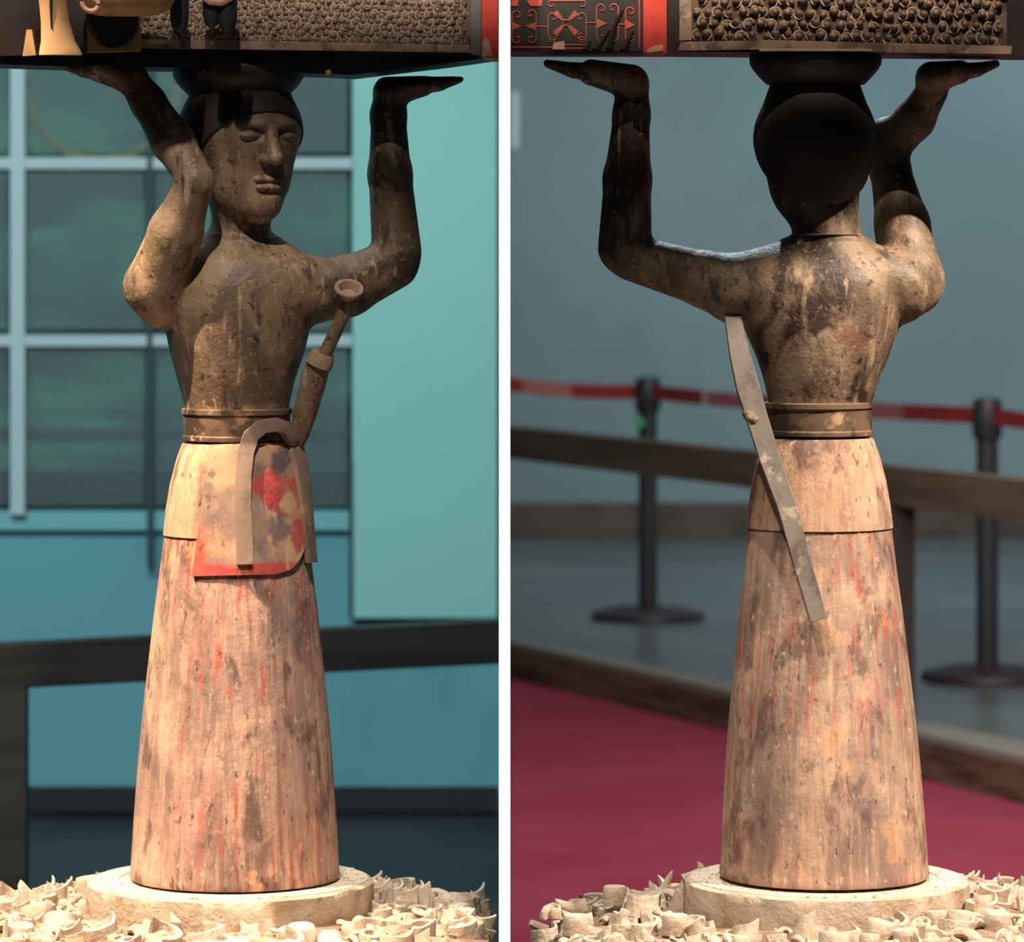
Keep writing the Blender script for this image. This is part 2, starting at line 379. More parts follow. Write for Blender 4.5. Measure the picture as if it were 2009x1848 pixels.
def build_body(name, root, lo, hi, torso, depth, neck, head_c, yaw, limbs, hands, face, h=2.6):
    f = Field(lo, hi, h)
    f.add(trunk(torso, depth))
    for a, b, ra, rb, k in neck: f.add(cone(U(*a), U(*b), ra, rb), k)
    # head frame: rows = left-right, forward, up
    ca, sa = math.cos(yaw), math.sin(yaw)
    R = np.array([[ca, sa, 0], [sa, -ca, 0], [0, 0, 1]]); hc = U(*head_c)
    def hp(lr, up, fw): return hc+R[0]*lr+R[1]*fw+R[2]*up
    skull = [ell(hp(0, 12, -5), (116, 128, 98), R), ell(hp(0, -62, 20), (88, 92, 106), R), ell(hp(0, -132, 76), (38, 34, 34))]
    hf = Field(hc-np.array([170, 170, 190]), hc+np.array([170, 170, 150]), h)
    hf.add(skull[0]); hf.add(skull[1], 34); hf.add(skull[2], 34)
    f.add(skull[0], 6); f.add(skull[1], 30); f.add(skull[2], 30)
    def face_fwd(lr, up):
        best = 60.
        for fw in np.arange(60, 190, 1.):
            p = hp(lr, up, fw); i = np.round((p-hf.lo)/h).astype(int)
            if (i < 0).any() or (i >= hf.n).any(): break
            if hf.F[tuple(i)] < 0: best = fw
        return best
    if face:
        for sgn in (-1, 1):                                   # sockets, eyes, lids
            fe = face_fwd(42*sgn, 4)
            f.cut(ell(hp(40*sgn, 4, fe+5), (30, 10, 13), R), 10)
            f.add(ell(hp(42*sgn, 1, fe-7), (22, 11, 8), R), 2)
            f.cut(cone(hp(22*sgn, 11, fe+4), hp(44*sgn, 15, fe+1), 3.5, 4.0), 2)
            f.cut(cone(hp(44*sgn, 15, fe+1), hp(64*sgn, 6, fe-9), 4.0, 3.0), 2)
            f.cut(cone(hp(26*sgn, -9, fe+4), hp(56*sgn, -9, fe-3), 2.6, 2.6), 3)
            f.add(cone(hp(20*sgn, 24, fe+2), hp(58*sgn, 24, fe-10), 7, 6), 10)
        f0, f1 = face_fwd(0, 12), face_fwd(0, -42)
        f.add(cone(hp(0, 16, f0-6), hp(0, -42, f1+14), 9, 16), 10)
        for sgn in (-1, 1): f.add(ell(hp(16*sgn, -46, f1+3), (9, 12, 9), R), 5)
        for sgn in (-1, 1): f.cut(ell(hp(8*sgn, -60, f1+13), (5, 6, 5), R), 2)
        fm = face_fwd(0, -91); fs = face_fwd(32, -91)
        f.add(ell(hp(0, -84, fm-2), (32, 8, 7), R), 5); f.add(ell(hp(0, -99, fm-2), (29, 8, 7), R), 5)
        for sgn in (-1, 1): f.cut(cone(hp(0, -91, fm+6), hp(36*sgn, -90, fs+3), 3.2, 2.6), 2)
        f.cut(ell(hp(0, -112, fm+3), (26, 6, 6), R), 6)
    for chain in limbs:
        for (a, ra), (b, rb) in zip(chain[:-1], chain[1:]): f.add(cone(U(*a), U(*b), ra, rb), 14)
    for hd in hands:                                          # palm, four fingers, thumb; flat on top
        wr, kn, tip, top = hd['wrist'], hd['knuckle'], hd['tip'], hd['top']
        A, B_, T = U(*wr), U(*kn), U(*tip)
        for dw in (-26, 0, 26):
            o = np.array([0, dw, 0]); f.add(cone(A+o*.55, B_+o, hd['r'], hd['r']*.80), 12)
        for i, dw in enumerate((-36, -13, 11, 33)):
            o = np.array([0, dw, 0]); L = (.86, 1., .97, .8)[i]; e = B_+(T-B_)*L
            mid = (B_+e)/2+np.array([0, 0, -3])
            f.add(cone(B_+o, mid+o*1.02, 18, 14), 4); f.add(cone(mid+o*1.02, e+o*1.04, 14, 8), 3)
        th = A+(B_-A)*.35+np.array([0, hd['thumb']*34, 0]); e = B_+np.array([0, hd['thumb']*62, 0])
        f.add(cone(th, (th+e)/2+np.array([0, hd['thumb']*8, 0]), 14, 12), 6); f.add(cone((th+e)/2+np.array([0, hd['thumb']*8, 0]), e, 12, 8), 3)
        zt = U(wr[0], top, wr[2])[2]
        X = [A[0], T[0]]
        f.cut((below(zt), np.array([min(X)-90, -240, zt-5]), np.array([max(X)+60, 240, zt+90])), 6)
    V, Q = f.surf()
    base = np.array(root.location)
    o = obj('body', fmesh(name+'_body', V*S-base, Q), MBODY[0 if face else 1], root)
    # hair: a close cap over the skull, ending at a slanted hairline
    g = Field(hf.lo, hf.hi if hasattr(hf, 'hi') else hf.lo+h*(hf.n-1), h)
    g.add(ell(hp(0, 10, -5), (121, 132, 112), R)); g.add(ell(hp(0, -55, -10), (98, 108, 104), R), 30); g.add(cone(hp(0, 40, -5), hp(0, 78, -5), 104, 96), 20)
    hl = hp(0, 58, 130); nrm = R[2]*1.0-R[1]*.82; nrm /= np.linalg.norm(nrm)
    def fn(X, Y, Z): return (X-hl[0])*nrm[0]+(Y-hl[1])*nrm[1]+(Z-hl[2])*nrm[2]
    g.cut((fn, g.lo, g.lo+h*g.n), 4)
    V, Q = g.surf()
    obj('hair', fmesh(name+'_hair', V*S-base, Q), MHAIR, root)
    return hp

# garments -------------------------------------------------------------
def lower_body(root, axis, which, hem_y=1720, waist=(868, 800), tier_end=1048):
    """axis(py)->px column of the centre line"""
    top, btop = waist
    dy = top-868
    tier = [(868+dy, 104), (872+dy, 108), (900+dy, 118), (950+dy, 131), (1000+dy, 139), (tier_end-6, 143), (tier_end, 143.5)]
    low = [(tier_end-26, 137), (tier_end, 140), (1130, 151), (1200, 160), (1300, 171), (1400, 182), (1500, 191), (1600, 198), (1700, 204), (hem_y-4, 205.5), (hem_y, 204)]
    def rows(pr, dens):
        ys = []; 
        for (a, ra), (b, rb) in zip(pr[:-1], pr[1:]):
            n = max(1, int(abs(b-a)/dens))
            for i in range(n): ys.append((a+(b-a)*i/n, ra+(rb-ra)*i/n))
        ys.append(pr[-1]); return [(axis(y)-XC, PY(y), r) for y, r in ys]
    r2 = random.Random(3)
    ph = [(r2.randint(5, 60), r2.random()*6.28, r2.uniform(.1, .5)) for _ in range(14)]
    def jit(i, a): return sum(am*math.sin(fr*a+p+.02*i) for fr, p, am in ph)*.45
    V, F = lathe([(axis(tier_end-26)-XC, PY(tier_end-26), 60)]+rows(low, 14)+[(axis(hem_y)-XC, PY(hem_y), 150)], 160, True, jit)
    part('skirt', V, F, MSK[which], root, sharp=35)
    V, F = lathe([(axis(868)-XC, PY(868+dy), 60)]+rows(tier, 10)+[(axis(tier_end)-XC, PY(tier_end), 136), (axis(tier_end)-XC, PY(tier_end-8), 134)], 128, False)
    part('jacket_hem', V, F, MTR[which], root, sharp=35)
    b0, b1 = btop, top-4
    br = [(b0, 96), (b0, 105), (b0+2, 108.5), (b0+11, 108.5), (b0+14, 105), (b1-12, 104), (b1-9, 107), (b1-2, 107), (b1, 104), (b1, 92)]
    V, F = lathe([(axis(y)-XC, PY(y), r) for y, r in br], 128, True)
    part('belt', V, F, MBELT, root, sharp=35)
    zs = np.array([PY(y) for y, r in tier+low[2:]]); rs = np.array([r for y, r in tier+low[2:]])
    o = np.argsort(zs); zs, rs = zs[o], rs[o]
    bz = np.array([PY(b0), PY(b1)])
    def R(z):
        if z > bz[1]: return 107.
        return float(np.interp(z, zs, rs))
    return R
def onto(R, axis, px, py, off):
    """point on the front of the garment under picture point (px, py)"""
    w = -120.
    for _ in range(4):
        p = U(px, py, w); py_ = H-(p[2]-ZC/S); r = R(p[2]); dx = p[0]-(axis(py_)-XC)
        w = -math.sqrt(max(r*r-dx*dx, (.10*r)**2))
    p = U(px, py, w); c = np.array([axis(H-(p[2]-ZC/S))-XC, 0, p[2]])
    n = p-c; n /= np.linalg.norm(n)+1e-9
    return p+n*off
def strip(R, axis, path, width, off, th=6):
    P = []
    for (a, b) in zip(path[:-1], path[1:]):
        n = max(2, int(math.hypot(b[0]-a[0], b[1]-a[1])/10))
        for i in range(n): P.append((a[0]+(b[0]-a[0])*i/n, a[1]+(b[1]-a[1])*i/n))
    P.append(path[-1][:2]); n = len(P); V = []; F = []
    for i, p in enumerate(P):
        q0, q1 = P[max(i-1, 0)], P[min(i+1, n-1)]; t = np.array([q1[0]-q0[0], q1[1]-q0[1]], float); t /= np.linalg.norm(t)
        s = np.array([-t[1], t[0]]); wd = width(i/(n-1)) if callable(width) else width
        of = off(i/(n-1)) if callable(off) else off
        a = np.array(p)+s*wd/2; b = np.array(p)-s*wd/2; m = np.array(p)
        V += [onto(R, axis, *a, of-th), onto(R, axis, *a, of-1), onto(R, axis, *m, of), onto(R, axis, *b, of-1), onto(R, axis, *b, of-th)]
    for i in range(n-1):
        for k in range(5):
            k2 = (k+1) % 5; F.append((i*5+k, i*5+k2, i*5+5+k2, i*5+5+k))
    F.append((0, 4, 3, 2, 1)); F.append(tuple((n-1)*5+k for k in range(5)))
    return V, F

# ------------------------------------------------------------------ the setting
def sbox(name, x0, x1, y0, y1, z0, z1, mat, kind='structure', parent=None):
    o = obj(name, mesh(name, box8(x0, x1, y0, y1, z0, z1), BXF, False), mat, parent)
    if parent is None: o['kind'] = kind
    return o
M = Mat('floor_left', rgb(52, 46, 54), .45, 0, .4); M.patch(rgb(36, 34, 42), 1.5, .4, .6); MFL = M.m
M = Mat('floor_right', rgb(104, 108, 110), .3, 0, .5); M.patch(rgb(88, 92, 96), 1.2, .4, .6); MFR = M.m
M = Mat('wall_blue_grey', rgb(120, 142, 146), .85); M.patch(rgb(112, 134, 138), .7, .4, .6); M.bump(.1, .002, M.noise(200, 2)); MWR = M.m
M = Mat('wall_teal', rgb(92, 150, 160), .8); M.patch(rgb(80, 138, 152), .8, .4, .6); MWL = M.m
M = Mat('panel_teal', rgb(136, 192, 184), .75); M.patch(rgb(128, 186, 180), .9, .4, .6); MPT = M.m
MCEIL = plain('ceiling_paint', rgb(70, 76, 80), .9)
MWHITE = plain('white_paint', rgb(235, 235, 232), .6)
MSIDE = plain('partition_paint', rgb(96, 112, 116), .9)
xp0, xp1 = W(979, 900, -.30)[0], W(1001, 900, -.30)[0]
YL, YR = 5.5, 14.3
sbox('floor_left', -5, (xp0+xp1)/2, -7, YL+.1, -.1, 0, MFL)
sbox('floor_right', (xp0+xp1)/2, 8, -7, YR+.1, -.12, 0, plain('floor_dark', rgb(60, 56, 58), .6))
sbox('ceiling', -5, 8, -7, YR+.1, 5.2, 5.3, MCEIL)
sbox('wall_left', -5.1, -5, -7, YL, 0, 5.2, MWL)
sbox('wall_right', 8, 8.1, -7, YR, 0, 5.2, MWR)
sbox('wall_back_left', -5, xp0, YL, YL+.1, 0, 5.2, MWL)
sbox('wall_back_right', xp1, 8, YR, YR+.1, 0, 5.2, MWR)
sbox('added_partition', xp0+.0005, xp1-.0005, -.295, YR, 0, 5.2, MSIDE)  # added partition in place of the white gap; also keeps the lamps apart
M = Mat('glow_white_strip', rgb(255, 255, 255), .5)
M.b.inputs['Emission Color'].default_value = (1, 1, 1, 1); M.b.inputs['Emission Strength'].default_value = 1.0  # glow put in so the divider edge turns pure white; no lamp
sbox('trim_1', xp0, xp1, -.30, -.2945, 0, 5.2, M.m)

# left bay: glazed front with mullions, teal panel, rail --------------------------------
def wl(px, py, y): return W(px, py, y)
def flat(name, x0, x1, y0, y1, yb, th, mat, parent=None, kind=None):
    """upright board: picture rectangle at depth yb, thickness th"""
    a = W(x0, y1, yb); b = W(x1, y0, yb)
    o = obj(name, mesh(name, box8(a[0], b[0], yb, yb+th, a[2], b[2]), BXF, False), mat, parent)
    if kind: o['kind'] = kind
    return o
M = Mat('case_interior', rgb(40, 76, 78), .8)
M.patch(rgb(62, 112, 96), 1.6, .42, .60, 1., detail=3, stretch=(1, 1, 1.6)); M.patch(rgb(22, 42, 54), 2.2, .47, .6, .95, detail=3, stretch=(.35, 1, 2.2), off=(3, 1, 2))
M.patch(rgb(92, 100, 74), 1.9, .58, .7, .6, detail=3, off=(7, 1, 4)); MCASE = M.m
glass = Mat('glass_pane', (.75, .95, .93, 1), .08, 0, .5); glass.b.inputs['Transmission Weight'].default_value = .92; glass.b.inputs['IOR'].default_value = 1.2
MGL = glass.m
MMUL = plain('mullion_paint', rgb(160, 182, 186), .6)
MDKT = plain('dark_teal_edge', rgb(28, 58, 66), .6)
win = bpy.data.objects.new('window_1', None); col.objects.link(win); win['kind'] = 'structure'
flat('backing', -330, 690, -120, 1008, YL-.014, .012, MCASE, win)
ya = YL-.06
xs = [-330, 22, 292, 690]; ys = [-120, 308, 655, 1000]
for i in range(3):
    for j in range(3):
        flat('pane', xs[i]+9, xs[i+1]-9, ys[j]+11, ys[j+1]-9, ya+.02, .012, MGL, win)
flat('mullion', 20, 48, -120, 1010, ya, .05, MMUL, win)
flat('mullion', 288, 299, -120, 1112, ya, .05, MDKT, win)
for y in (320, 668): flat('transom', -330, 690, y-11, y+11, ya+.005, .04, MMUL, win)
flat('sill', -330, 690, 1002, 1040, ya+.03, .025, plain('sill_paint', rgb(104, 164, 172), .6), win)
# dim picture ring; dark reflections in the glass, modelled as thin boards
V, F = tube([W(200+150*math.cos(a), 165+150*math.sin(a), YL-.02) for a in np.linspace(0, 2*math.pi, 48)], .016, 8)
obj('ring_motif', mesh('ring_motif', V, F), plain('olive_ring', rgb(104, 112, 84), .7), win)
flat('reflection_band', -330, 690, 925, 985, YL-.03, .014, plain('reflection_dark', rgb(22, 40, 52), .7), win)
flat('reflection_band', -330, 690, 842, 860, YL-.03, .014, plain('reflection_mid', rgb(34, 62, 70), .7), win)
o = flat('trim_2', 684, 692, 900, 1212, YL-.10, .09, MDKT, None, 'structure')
o = flat('display_panel', 692, 975, -120, 1212, YL-.09, .08, MPT)
tag(o, 'tall pale teal panel standing right of the glazed mullions', 'panel')
o = flat('baseboard_left', -400, 977, 1545, 1592, YL-.03, .025, plain('black_base', rgb(20, 26, 32), .6), None, 'structure')
MWOODD = Mat('dark_rail_wood', rgb(36, 34, 30), .5).patch(rgb(24, 23, 22), 8, .45, .6, .9, stretch=(.2, .2, 3)).m
r = empty('handrail', (-.9, 2.8, 0), 'dark wooden handrail on a thick post behind the front-facing statue', 'railing')
base = np.array(r.location)
def bar(name, A, B, hh, dd, mat, parent, base):
    """straight bar between two points (centres), height hh, depth dd"""
    A = np.array(A); B = np.array(B); t = (B-A)/np.linalg.norm(B-A); s = np.cross(t, (0, 0, 1)); s /= np.linalg.norm(s); u = np.cross(s, t)
    V = [P+s*a*dd/2+u*b*hh/2-base for P in (A, B) for a, b in ((-1, -1), (1, -1), (1, 1), (-1, 1))]
    return obj(name, mesh(name, V, [(3, 2, 1, 0), (4, 5, 6, 7), (0, 1, 5, 4), (1, 2, 6, 5), (2, 3, 7, 6), (3, 0, 4, 7)], False), mat, parent)
bar('rail', W(-140, 1312, 2.65), W(976, 1258, 3.15), .084, .07, MWOODD, r, base)
p = W(26, 1340, 2.72); x0, x1 = W(-4, 1340, 2.72)[0], W(57, 1340, 2.72)[0]
obj('post', mesh('post', np.array(box8(x0, x1, 2.655, 2.72, 0, p[2]))-base, BXF, False), MWOODD, r)

# right bay: carpet, kerb with railing, raised floor, barriers -----------------------------
KA, KB = W(1001, 1335, 8.85), W(2009, 1585, 5.6)       # kerb foot line on the floor
def floor_pt(px, py, z=0.):
    dep = (ZC-z)/((py-H)*S)*D; return np.array([(px-XC)*S*dep/D, dep-D, z])
KA, KB = floor_pt(1001.5, 1336), floor_pt(2009, 1586)
kd = (KB-KA)/np.linalg.norm(KB-KA); KB = KB+kd*2.6
kn = np.array([-kd[1], kd[0], 0]);  kn = kn if kn[1] > 0 else -kn
KH = .112
M = Mat('kerb_wood', rgb(116, 96, 76), .55).patch(rgb(64, 50, 42), 6, .45, .62, .9, stretch=(.3, .3, 3)); MKERB = M.m
MKTOP = plain('kerb_top', rgb(136, 136, 128), .6, var=.1)
V = [KA, KB, KB+kn*.09, KA+kn*.09]; V[3] = V[3].copy(); V[3][0] = xp1+.002; V = V+[v+np.array([0, 0, KH]) for v in V]
o = obj('trim_3', mesh('trim_3', V, BXF, False), MKERB); o['kind'] = 'structure'
V = [KA, KB, KB+kn*.30, KA+kn*.30]; V[3] = V[3].copy(); V[3][0] = xp1+.002; V = [v+np.array([0, 0, KH+.0005]) for v in V]+[v+np.array([0, 0, KH+.02]) for v in V]
o = obj('trim_4', mesh('trim_4', V, BXF, False), MKTOP); o['kind'] = 'structure'
# raised grey floor behind the kerb
A2 = KA+kn*.091; A2[0] = xp1+.002; B2 = KB+kn*.091
P5 = [A2, B2, np.array([7.99, B2[1], 0]), np.array([7.99, YR, 0]), np.array([A2[0], YR, 0])]
V = [v+np.array([0, 0, .001]) for v in P5]+[v+np.array([0, 0, KH-.002]) for v in P5]
F = [(4, 3, 2, 1, 0), (5, 6, 7, 8, 9)]+[(k, (k+1) % 5, (k+1) % 5+5, k+5) for k in range(5)]
o = obj('floor_raised', mesh('floor_raised', V, F, False), MFR); o['kind'] = 'structure'
# crimson carpet in front of the kerb
M = Mat('carpet', rgb(144, 60, 80), .95, 0, .1); M.patch(rgb(134, 46, 70), 1.4, .4, .65, .8); M.bump(.5, .004, M.noise(260, 3)); MCARP = M.m
V = [np.array([xp1+.002, .9, 0]), np.array([KB[0], .9, 0]), KB-kn*.004, KA-kn*.004]; V = [v+np.array([0, 0, .001]) for v in V]+[v+np.array([0, 0, .012]) for v in V]
o = obj('carpet', mesh('carpet', V, BXF, False), MCARP); tag(o, 'crimson carpet spread in front of the wooden kerb', 'carpet')
# brown baseboard along the far wall
M = Mat('base_wood', rgb(74, 66, 56), .5).patch(rgb(54, 48, 44), 5, .45, .6, .8); MBASE = M.m
zb = floor_pt(1200, 1052, KH)
o = sbox('baseboard_right', xp1+.002, 8, YR-.04, YR-.002, KH, KH+.155, MBASE)
# railing standing on the kerb
r = empty('handrail', tuple((KA+kd*.5+kn*.045)+np.array([0, 0, KH+.02])), 'long brown wooden handrail on the kerb behind the back-facing statue', 'railing')
base = np.array(r.location)
RA, RB = W(1001.5, 878, 14.07-D), W(2080, 1010, 10.45-D)
zrail = .79
k0 = KA+kn*.045; k0[0] = max(k0[0], xp1+.012)
def rail_at(px):
    """point above the kerb line in picture column px"""
    t = (px-XC)*S/D; a = k0; b = KB+kn*.045; d = b-a
    u = (t*(a[1]+D)-a[0])/(d[0]-t*d[1]); return a+d*u
A, B = rail_at(1002.5), rail_at(2330)
dz = np.array([0, 0, zrail])
MRW = Mat('rail_wood', rgb(100, 88, 74), .45).patch(rgb(84, 72, 62), 6, .45, .6, .8, stretch=(.3, .3, 3)).m
bar('rail', A+dz, B+dz, .105, .08, MRW, r, base)
for px in (1768, 2290):
    q = rail_at(px); wd = .035
    o = obj('post', mesh('post', np.array(box8(q[0]-wd, q[0]+wd, q[1]-wd, q[1]+wd, KH+.02, zrail-.05))-base, BXF, False), plain('post_dark', rgb(48, 42, 42), .5), r)
# barrier posts with red belts
MPOST = plain('barrier_black', rgb(42, 44, 48), .45)
MBASEP = plain('barrier_base', rgb(50, 40, 44), .5)
MB_RED = plain('belt_red', rgb(150, 48, 52), .7, var=.15)
MB_PINK = plain('belt_print', rgb(176, 110, 112), .7, var=.2, scale=60)
MB_WHITE = plain('belt_mark', rgb(205, 195, 195), .7)
def barrier(px, base_py, label):
    q = floor_pt(px, base_py, KH); e = empty('barrier_post', tuple(q), label, 'barrier', 'belt barrier posts on the raised floor')
    def lt(name, rows, mat):
        V = []; F = []; sg = 32
        v, f = lathe([(0, z/S, rr/S) for z, rr in rows], sg); obj(name, mesh(name, np.array(v)*S, [tuple(reversed(t)) for t in f], True, 40), mat, e)
    lt('base', [(0, .20), (.004, .205), (.022, .20), (.040, .12), (.044, .05)], MBASEP)
    lt('pole', [(.04, .034), (.74, .034)], MPOST)
    lt('belt_head', [(.735, .036), (.75, .046), (.845, .046), (.862, .04), (.866, .02)], MPOST)
    return q
q1 = barrier(1271, 1213, 'black belt barrier post beside the sword, farther from the kerb')
q2 = barrier(1937, 1332, 'black belt barrier post at the right edge, nearer to the kerb')
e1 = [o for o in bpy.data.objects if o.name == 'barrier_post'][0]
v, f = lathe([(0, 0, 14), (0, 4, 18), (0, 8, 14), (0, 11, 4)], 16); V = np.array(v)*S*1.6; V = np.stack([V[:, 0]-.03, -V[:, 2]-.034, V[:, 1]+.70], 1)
obj('green_glint', mesh('green_glint', V, f), plain('green_glint', rgb(60, 170, 120), .5), e1)  # green reflection on the post, put in as a coloured disc
def belt(A, B, segs, label, zA=.81, zB=.81):
    mid = (A+B)/2; e = empty('barrier_belt', (mid[0], mid[1], KH+.78), label, 'belt', 'red barrier belts'); base = np.array(e.location)
    d = B-A
    for t0, t1, m in segs:
        n = 6; V = []; F = []
        for i in range(n+1):
            t = t0+(t1-t0)*i/n; sag = .010*(4*t*(1-t)); P = A+d*t; zc = KH+zA+(zB-zA)*t-sag
            s = np.array([-d[1], d[0], 0])/np.linalg.norm(d[:2])*.0012
            V += [P+s+(0, 0, zc-P[2]-.026)-base, P+s+(0, 0, zc-P[2]+.026)-base, P-s+(0, 0, zc-P[2]+.026)-base, P-s+(0, 0, zc-P[2]-.026)-base]
        for i in range(n):
            for k in range(4): F.append((i*4+k, i*4+(k+1) % 4, i*4+4+(k+1) % 4, i*4+4+k))
        F += [(3, 2, 1, 0), tuple(n*4+k for k in range(4))]
        obj({MB_RED: 'webbing', MB_PINK: 'printed_band', MB_WHITE: 'white_mark'}[m], mesh('belt', V, F, False), m, e)
u = (q2-q1)/np.linalg.norm(q2-q1)
belt(q1+u*.047, q2-u*.047, [(0, .17, MB_RED), (.17, .185, MB_WHITE), (.185, .36, MB_PINK), (.36, .66, MB_RED), (.66, .675, MB_WHITE), (.675, .79, MB_PINK), (.79, 1, MB_RED)], 'red belt stretched between the two barrier posts behind the statue')
q0 = floor_pt(1003, 1200, KH); q0[0] = xp1+.004; u = (q1-q0)/np.linalg.norm(q1-q0)
belt(q0, q1-u*.047, [(0, .12, MB_RED), (.12, .5, MB_PINK), (.5, 1, MB_RED)], 'red belt from the white divider to the farther barrier post', .83, .81)
q3 = floor_pt(2420, 1440, KH); u = (q3-q2)/np.linalg.norm(q3-q2)
belt(q2+u*.047, q3, [(0, 1, MB_RED)], 'short red belt leaving the frame right of the nearer post')
# small pale notice high on the far wall by the divider
f_ = (YR+D-.02)/D
o = flat('wall_notice', 1002.5, 1017, 180, 292, YR-.02, .015, plain('notice', rgb(190, 205, 196), .7)); tag(o, 'small pale notice high on the far wall beside the white divider', 'sign')

# ------------------------------------------------------------------ bell-rack beams
def ico_knob(seed, hook):
    r = random.Random(seed); V = []; F = []
    n, m = 8, 4
    v, f = lathe([(0, 0, 6.0), (0, 4, 6.8), (0, 8, 6.0), (0, 11, 3.6), (0, 12.4, 1.0)], n)
    path = []; rad = []
    for i in range(7):
        a = i/6*math.pi*hook; rr = 11-1.2*i*.5
        path.append((rr*math.cos(a), rr*math.sin(a), 1.5+i*.75)); rad.append(3.0-.27*i)
    v2, f2 = tube(path, rad, 5)
    return join((v, [tuple(reversed(t)) for t in f]), (v2, f2))
def knob_mesh(seed, hook, sc_):
    V, F = ico_knob(seed, hook)
    V = np.array(V)*sc_*S
    V = np.stack([V[:, 0], -V[:, 2], V[:, 1]], 1)      # points out of the face, toward -y
    return mesh('knob', V, F, True, 60)

# right beam
root = empty('bell_rack_beam', tuple(W(1600, 100, 0)), 'red and black lacquered bell-rack beam with a bronze knobbed sleeve above the back-facing statue', 'beam')
wf = -130
V, F = slab([(1002.5, -60), (2260, -60), (2260, 110), (1700, 104), (1320, 101), (1002.5, 101)], wf+8, 120); part('beam_core', V, F, MDARK, root, False)
V, F = slab([(1002.5, -60), (1262, -60), (1262, 100), (1002.5, 100)], wf+3, -40); part('painted_panel', V, F, MBLACK, root, False)
V, F = slab([(1262, -60), (1308, -60), (1308, 103), (1262, 102)], wf-3, 20); part('red_band', V, F, MRED, root, False)
V, F = slab([(1331, -60), (1975, -60), (1975, 98), (1700, 92), (1331, 90)], wf+2, 20); part('bronze_sleeve', V, F, MGRD, root, False)
V, F = slab([(1333, -60), (1357, -60), (1357, 78), (1333, 80)], wf-5, 10); part('sleeve_frame', V, F, MSLV, root, False)
V, F = slab([(1335, 82), (1500, 79), (1500, 97), (1330, 99)], wf-7, 10); part('sleeve_frame', V, F, MSLV, root, False)
V, F = slab([(1500, 78), (1985, 90), (1985, 106), (1760, 103), (1500, 98)], wf-7, 10); part('sleeve_frame', V, F, MSLV, root, False)
V, F = slab([(1490, 95), (1710, 96), (1710, 100), (1490, 100)], wf-11, 10); part('lip', V, F, MPALE, root, False)
KM = [knob_mesh(1, 1.2, 1.0), knob_mesh(2, 1.5, 1.05), knob_mesh(3, .8, 1.12), knob_mesh(4, 1.0, .92)]
for k in KM: k.materials.append(MSLV)
rb = np.array(root.location); rr_ = random.Random(5)
for j in range(5):
    y = 68-j*22
    for i in range(28):
        x = 1366+i*22.4+(11 if j % 2 else 0)+rr_.uniform(-4, 4); yy = y+rr_.uniform(-4, 4)+(x-1364)*.012
        if x > 1972 or yy < -22: continue
        p = U(x, yy, wf+2)*S-rb
        obj('knob', KM[rr_.randrange(4)], None, root, tuple(p), (rr_.uniform(-.15, .15), rr_.uniform(0, 6.28), 0), [rr_.uniform(.95, 1.2)]*3)
# painted scroll ornament (thin raised lacquer lines)
parts = []
def stroke(pts, wd=2.6, closed=False):
    P = [U(x, y, wf+2.4) for x, y in pts]; parts.append(tube(P, wd*.5, 5, .35 if False else 1.0))
def blob(pts): parts.append(slab(pts, wf+1.5, wf+3.5))
def spiral(cx, cy, r, a0, a1, r1=3.0, n=18):
    return [(cx+(r+(r1-r)*t)*math.cos(a0+(a1-a0)*t), cy+(r+(r1-r)*t)*math.sin(a0+(a1-a0)*t)) for t in np.linspace(0, 1, n)]
pi = math.pi
def volute(x, ymid, y0, y1, side):
    """upright with a scroll at both ends, curling to side (+1 right)"""
    stroke([(x, y0+12), (x, y1-12)], 3)
    stroke(spiral(x+side*10, y0+12, 10, pi if side > 0 else 0, (pi+1.7*pi) if side > 0 else (-1.7*pi)), 3)
    stroke(spiral(x+side*10, y1-12, 10, pi if side > 0 else 0, (pi-1.7*pi) if side > 0 else (1.7*pi)), 3)
volute(1004.5, 52, 18, 88, 1); volute(1052, 52, 16, 88, -1)
volute(1075, 45, 22, 82, 1); volute(1150, 45, 22, 82, -1)
volute(1170, 45, 5, 85, 1); volute(1213, 45, 4, 85, -1); volute(1227, 46, 11, 85, 1)
for a in ((1082, 8, 1), (1142, 8, -1)): stroke(spiral(a[0], a[1], 8, -pi/2, -pi/2+a[2]*-1.6*pi), 3)
stroke([(1080, 2), (1145, 2)], 3)
for a in ((1082, 76), (1142, 76)): stroke(spiral(a[0], a[1], 8, 0, 1.7*pi), 3)
blob([(1004, 43), (1024, 51), (1004, 60)]); blob([(1052, 43), (1030, 51), (1052, 60)])
stroke([(1052, 52), (1073, 52)], 3)
stroke([(1150, 45), (1170, 45)], 3); blob([(1170, 36), (1192, 46), (1170, 56)])
blob([(1213, 38), (1200, 47), (1213, 56)]); stroke([(1213, 48), (1228, 48)], 3); blob([(1227, 38), (1246, 49), (1227, 58)])
for a in (.78, 2.36, 3.93, 5.5):
    c, s_ = math.cos(a), math.sin(a); n_ = (-s_, c)
    blob([(1110+c*8+n_[0]*2.5, 45+s_*8+n_[1]*2.5), (1110+c*30+n_[0]*6, 45+s_*30+n_[1]*6), (1110+c*30-n_[0]*6, 45+s_*30-n_[1]*6), (1110+c*8-n_[0]*2.5, 45+s_*8-n_[1]*2.5)])
stroke([(1105, 40), (1115, 40), (1115, 50), (1105, 50), (1105, 40)], 4)
stroke([(1254, -60), (1254, 96)], 3.2); stroke([(1003.5, 93), (1086, 93)], 3.5); stroke([(1108, 88), (1150, 88)], 3.2); stroke([(1108, 95), (1148, 95)], 2.5)
blob([(1033, 0), (1040, 12), (1062, 12), (1064, -2)]); blob([(1003, 2), (1003, 12), (1016, 12), (1018, -3)])
V, F = join(*parts); part('painted_ornament', V, F, MPAINT, root, True)
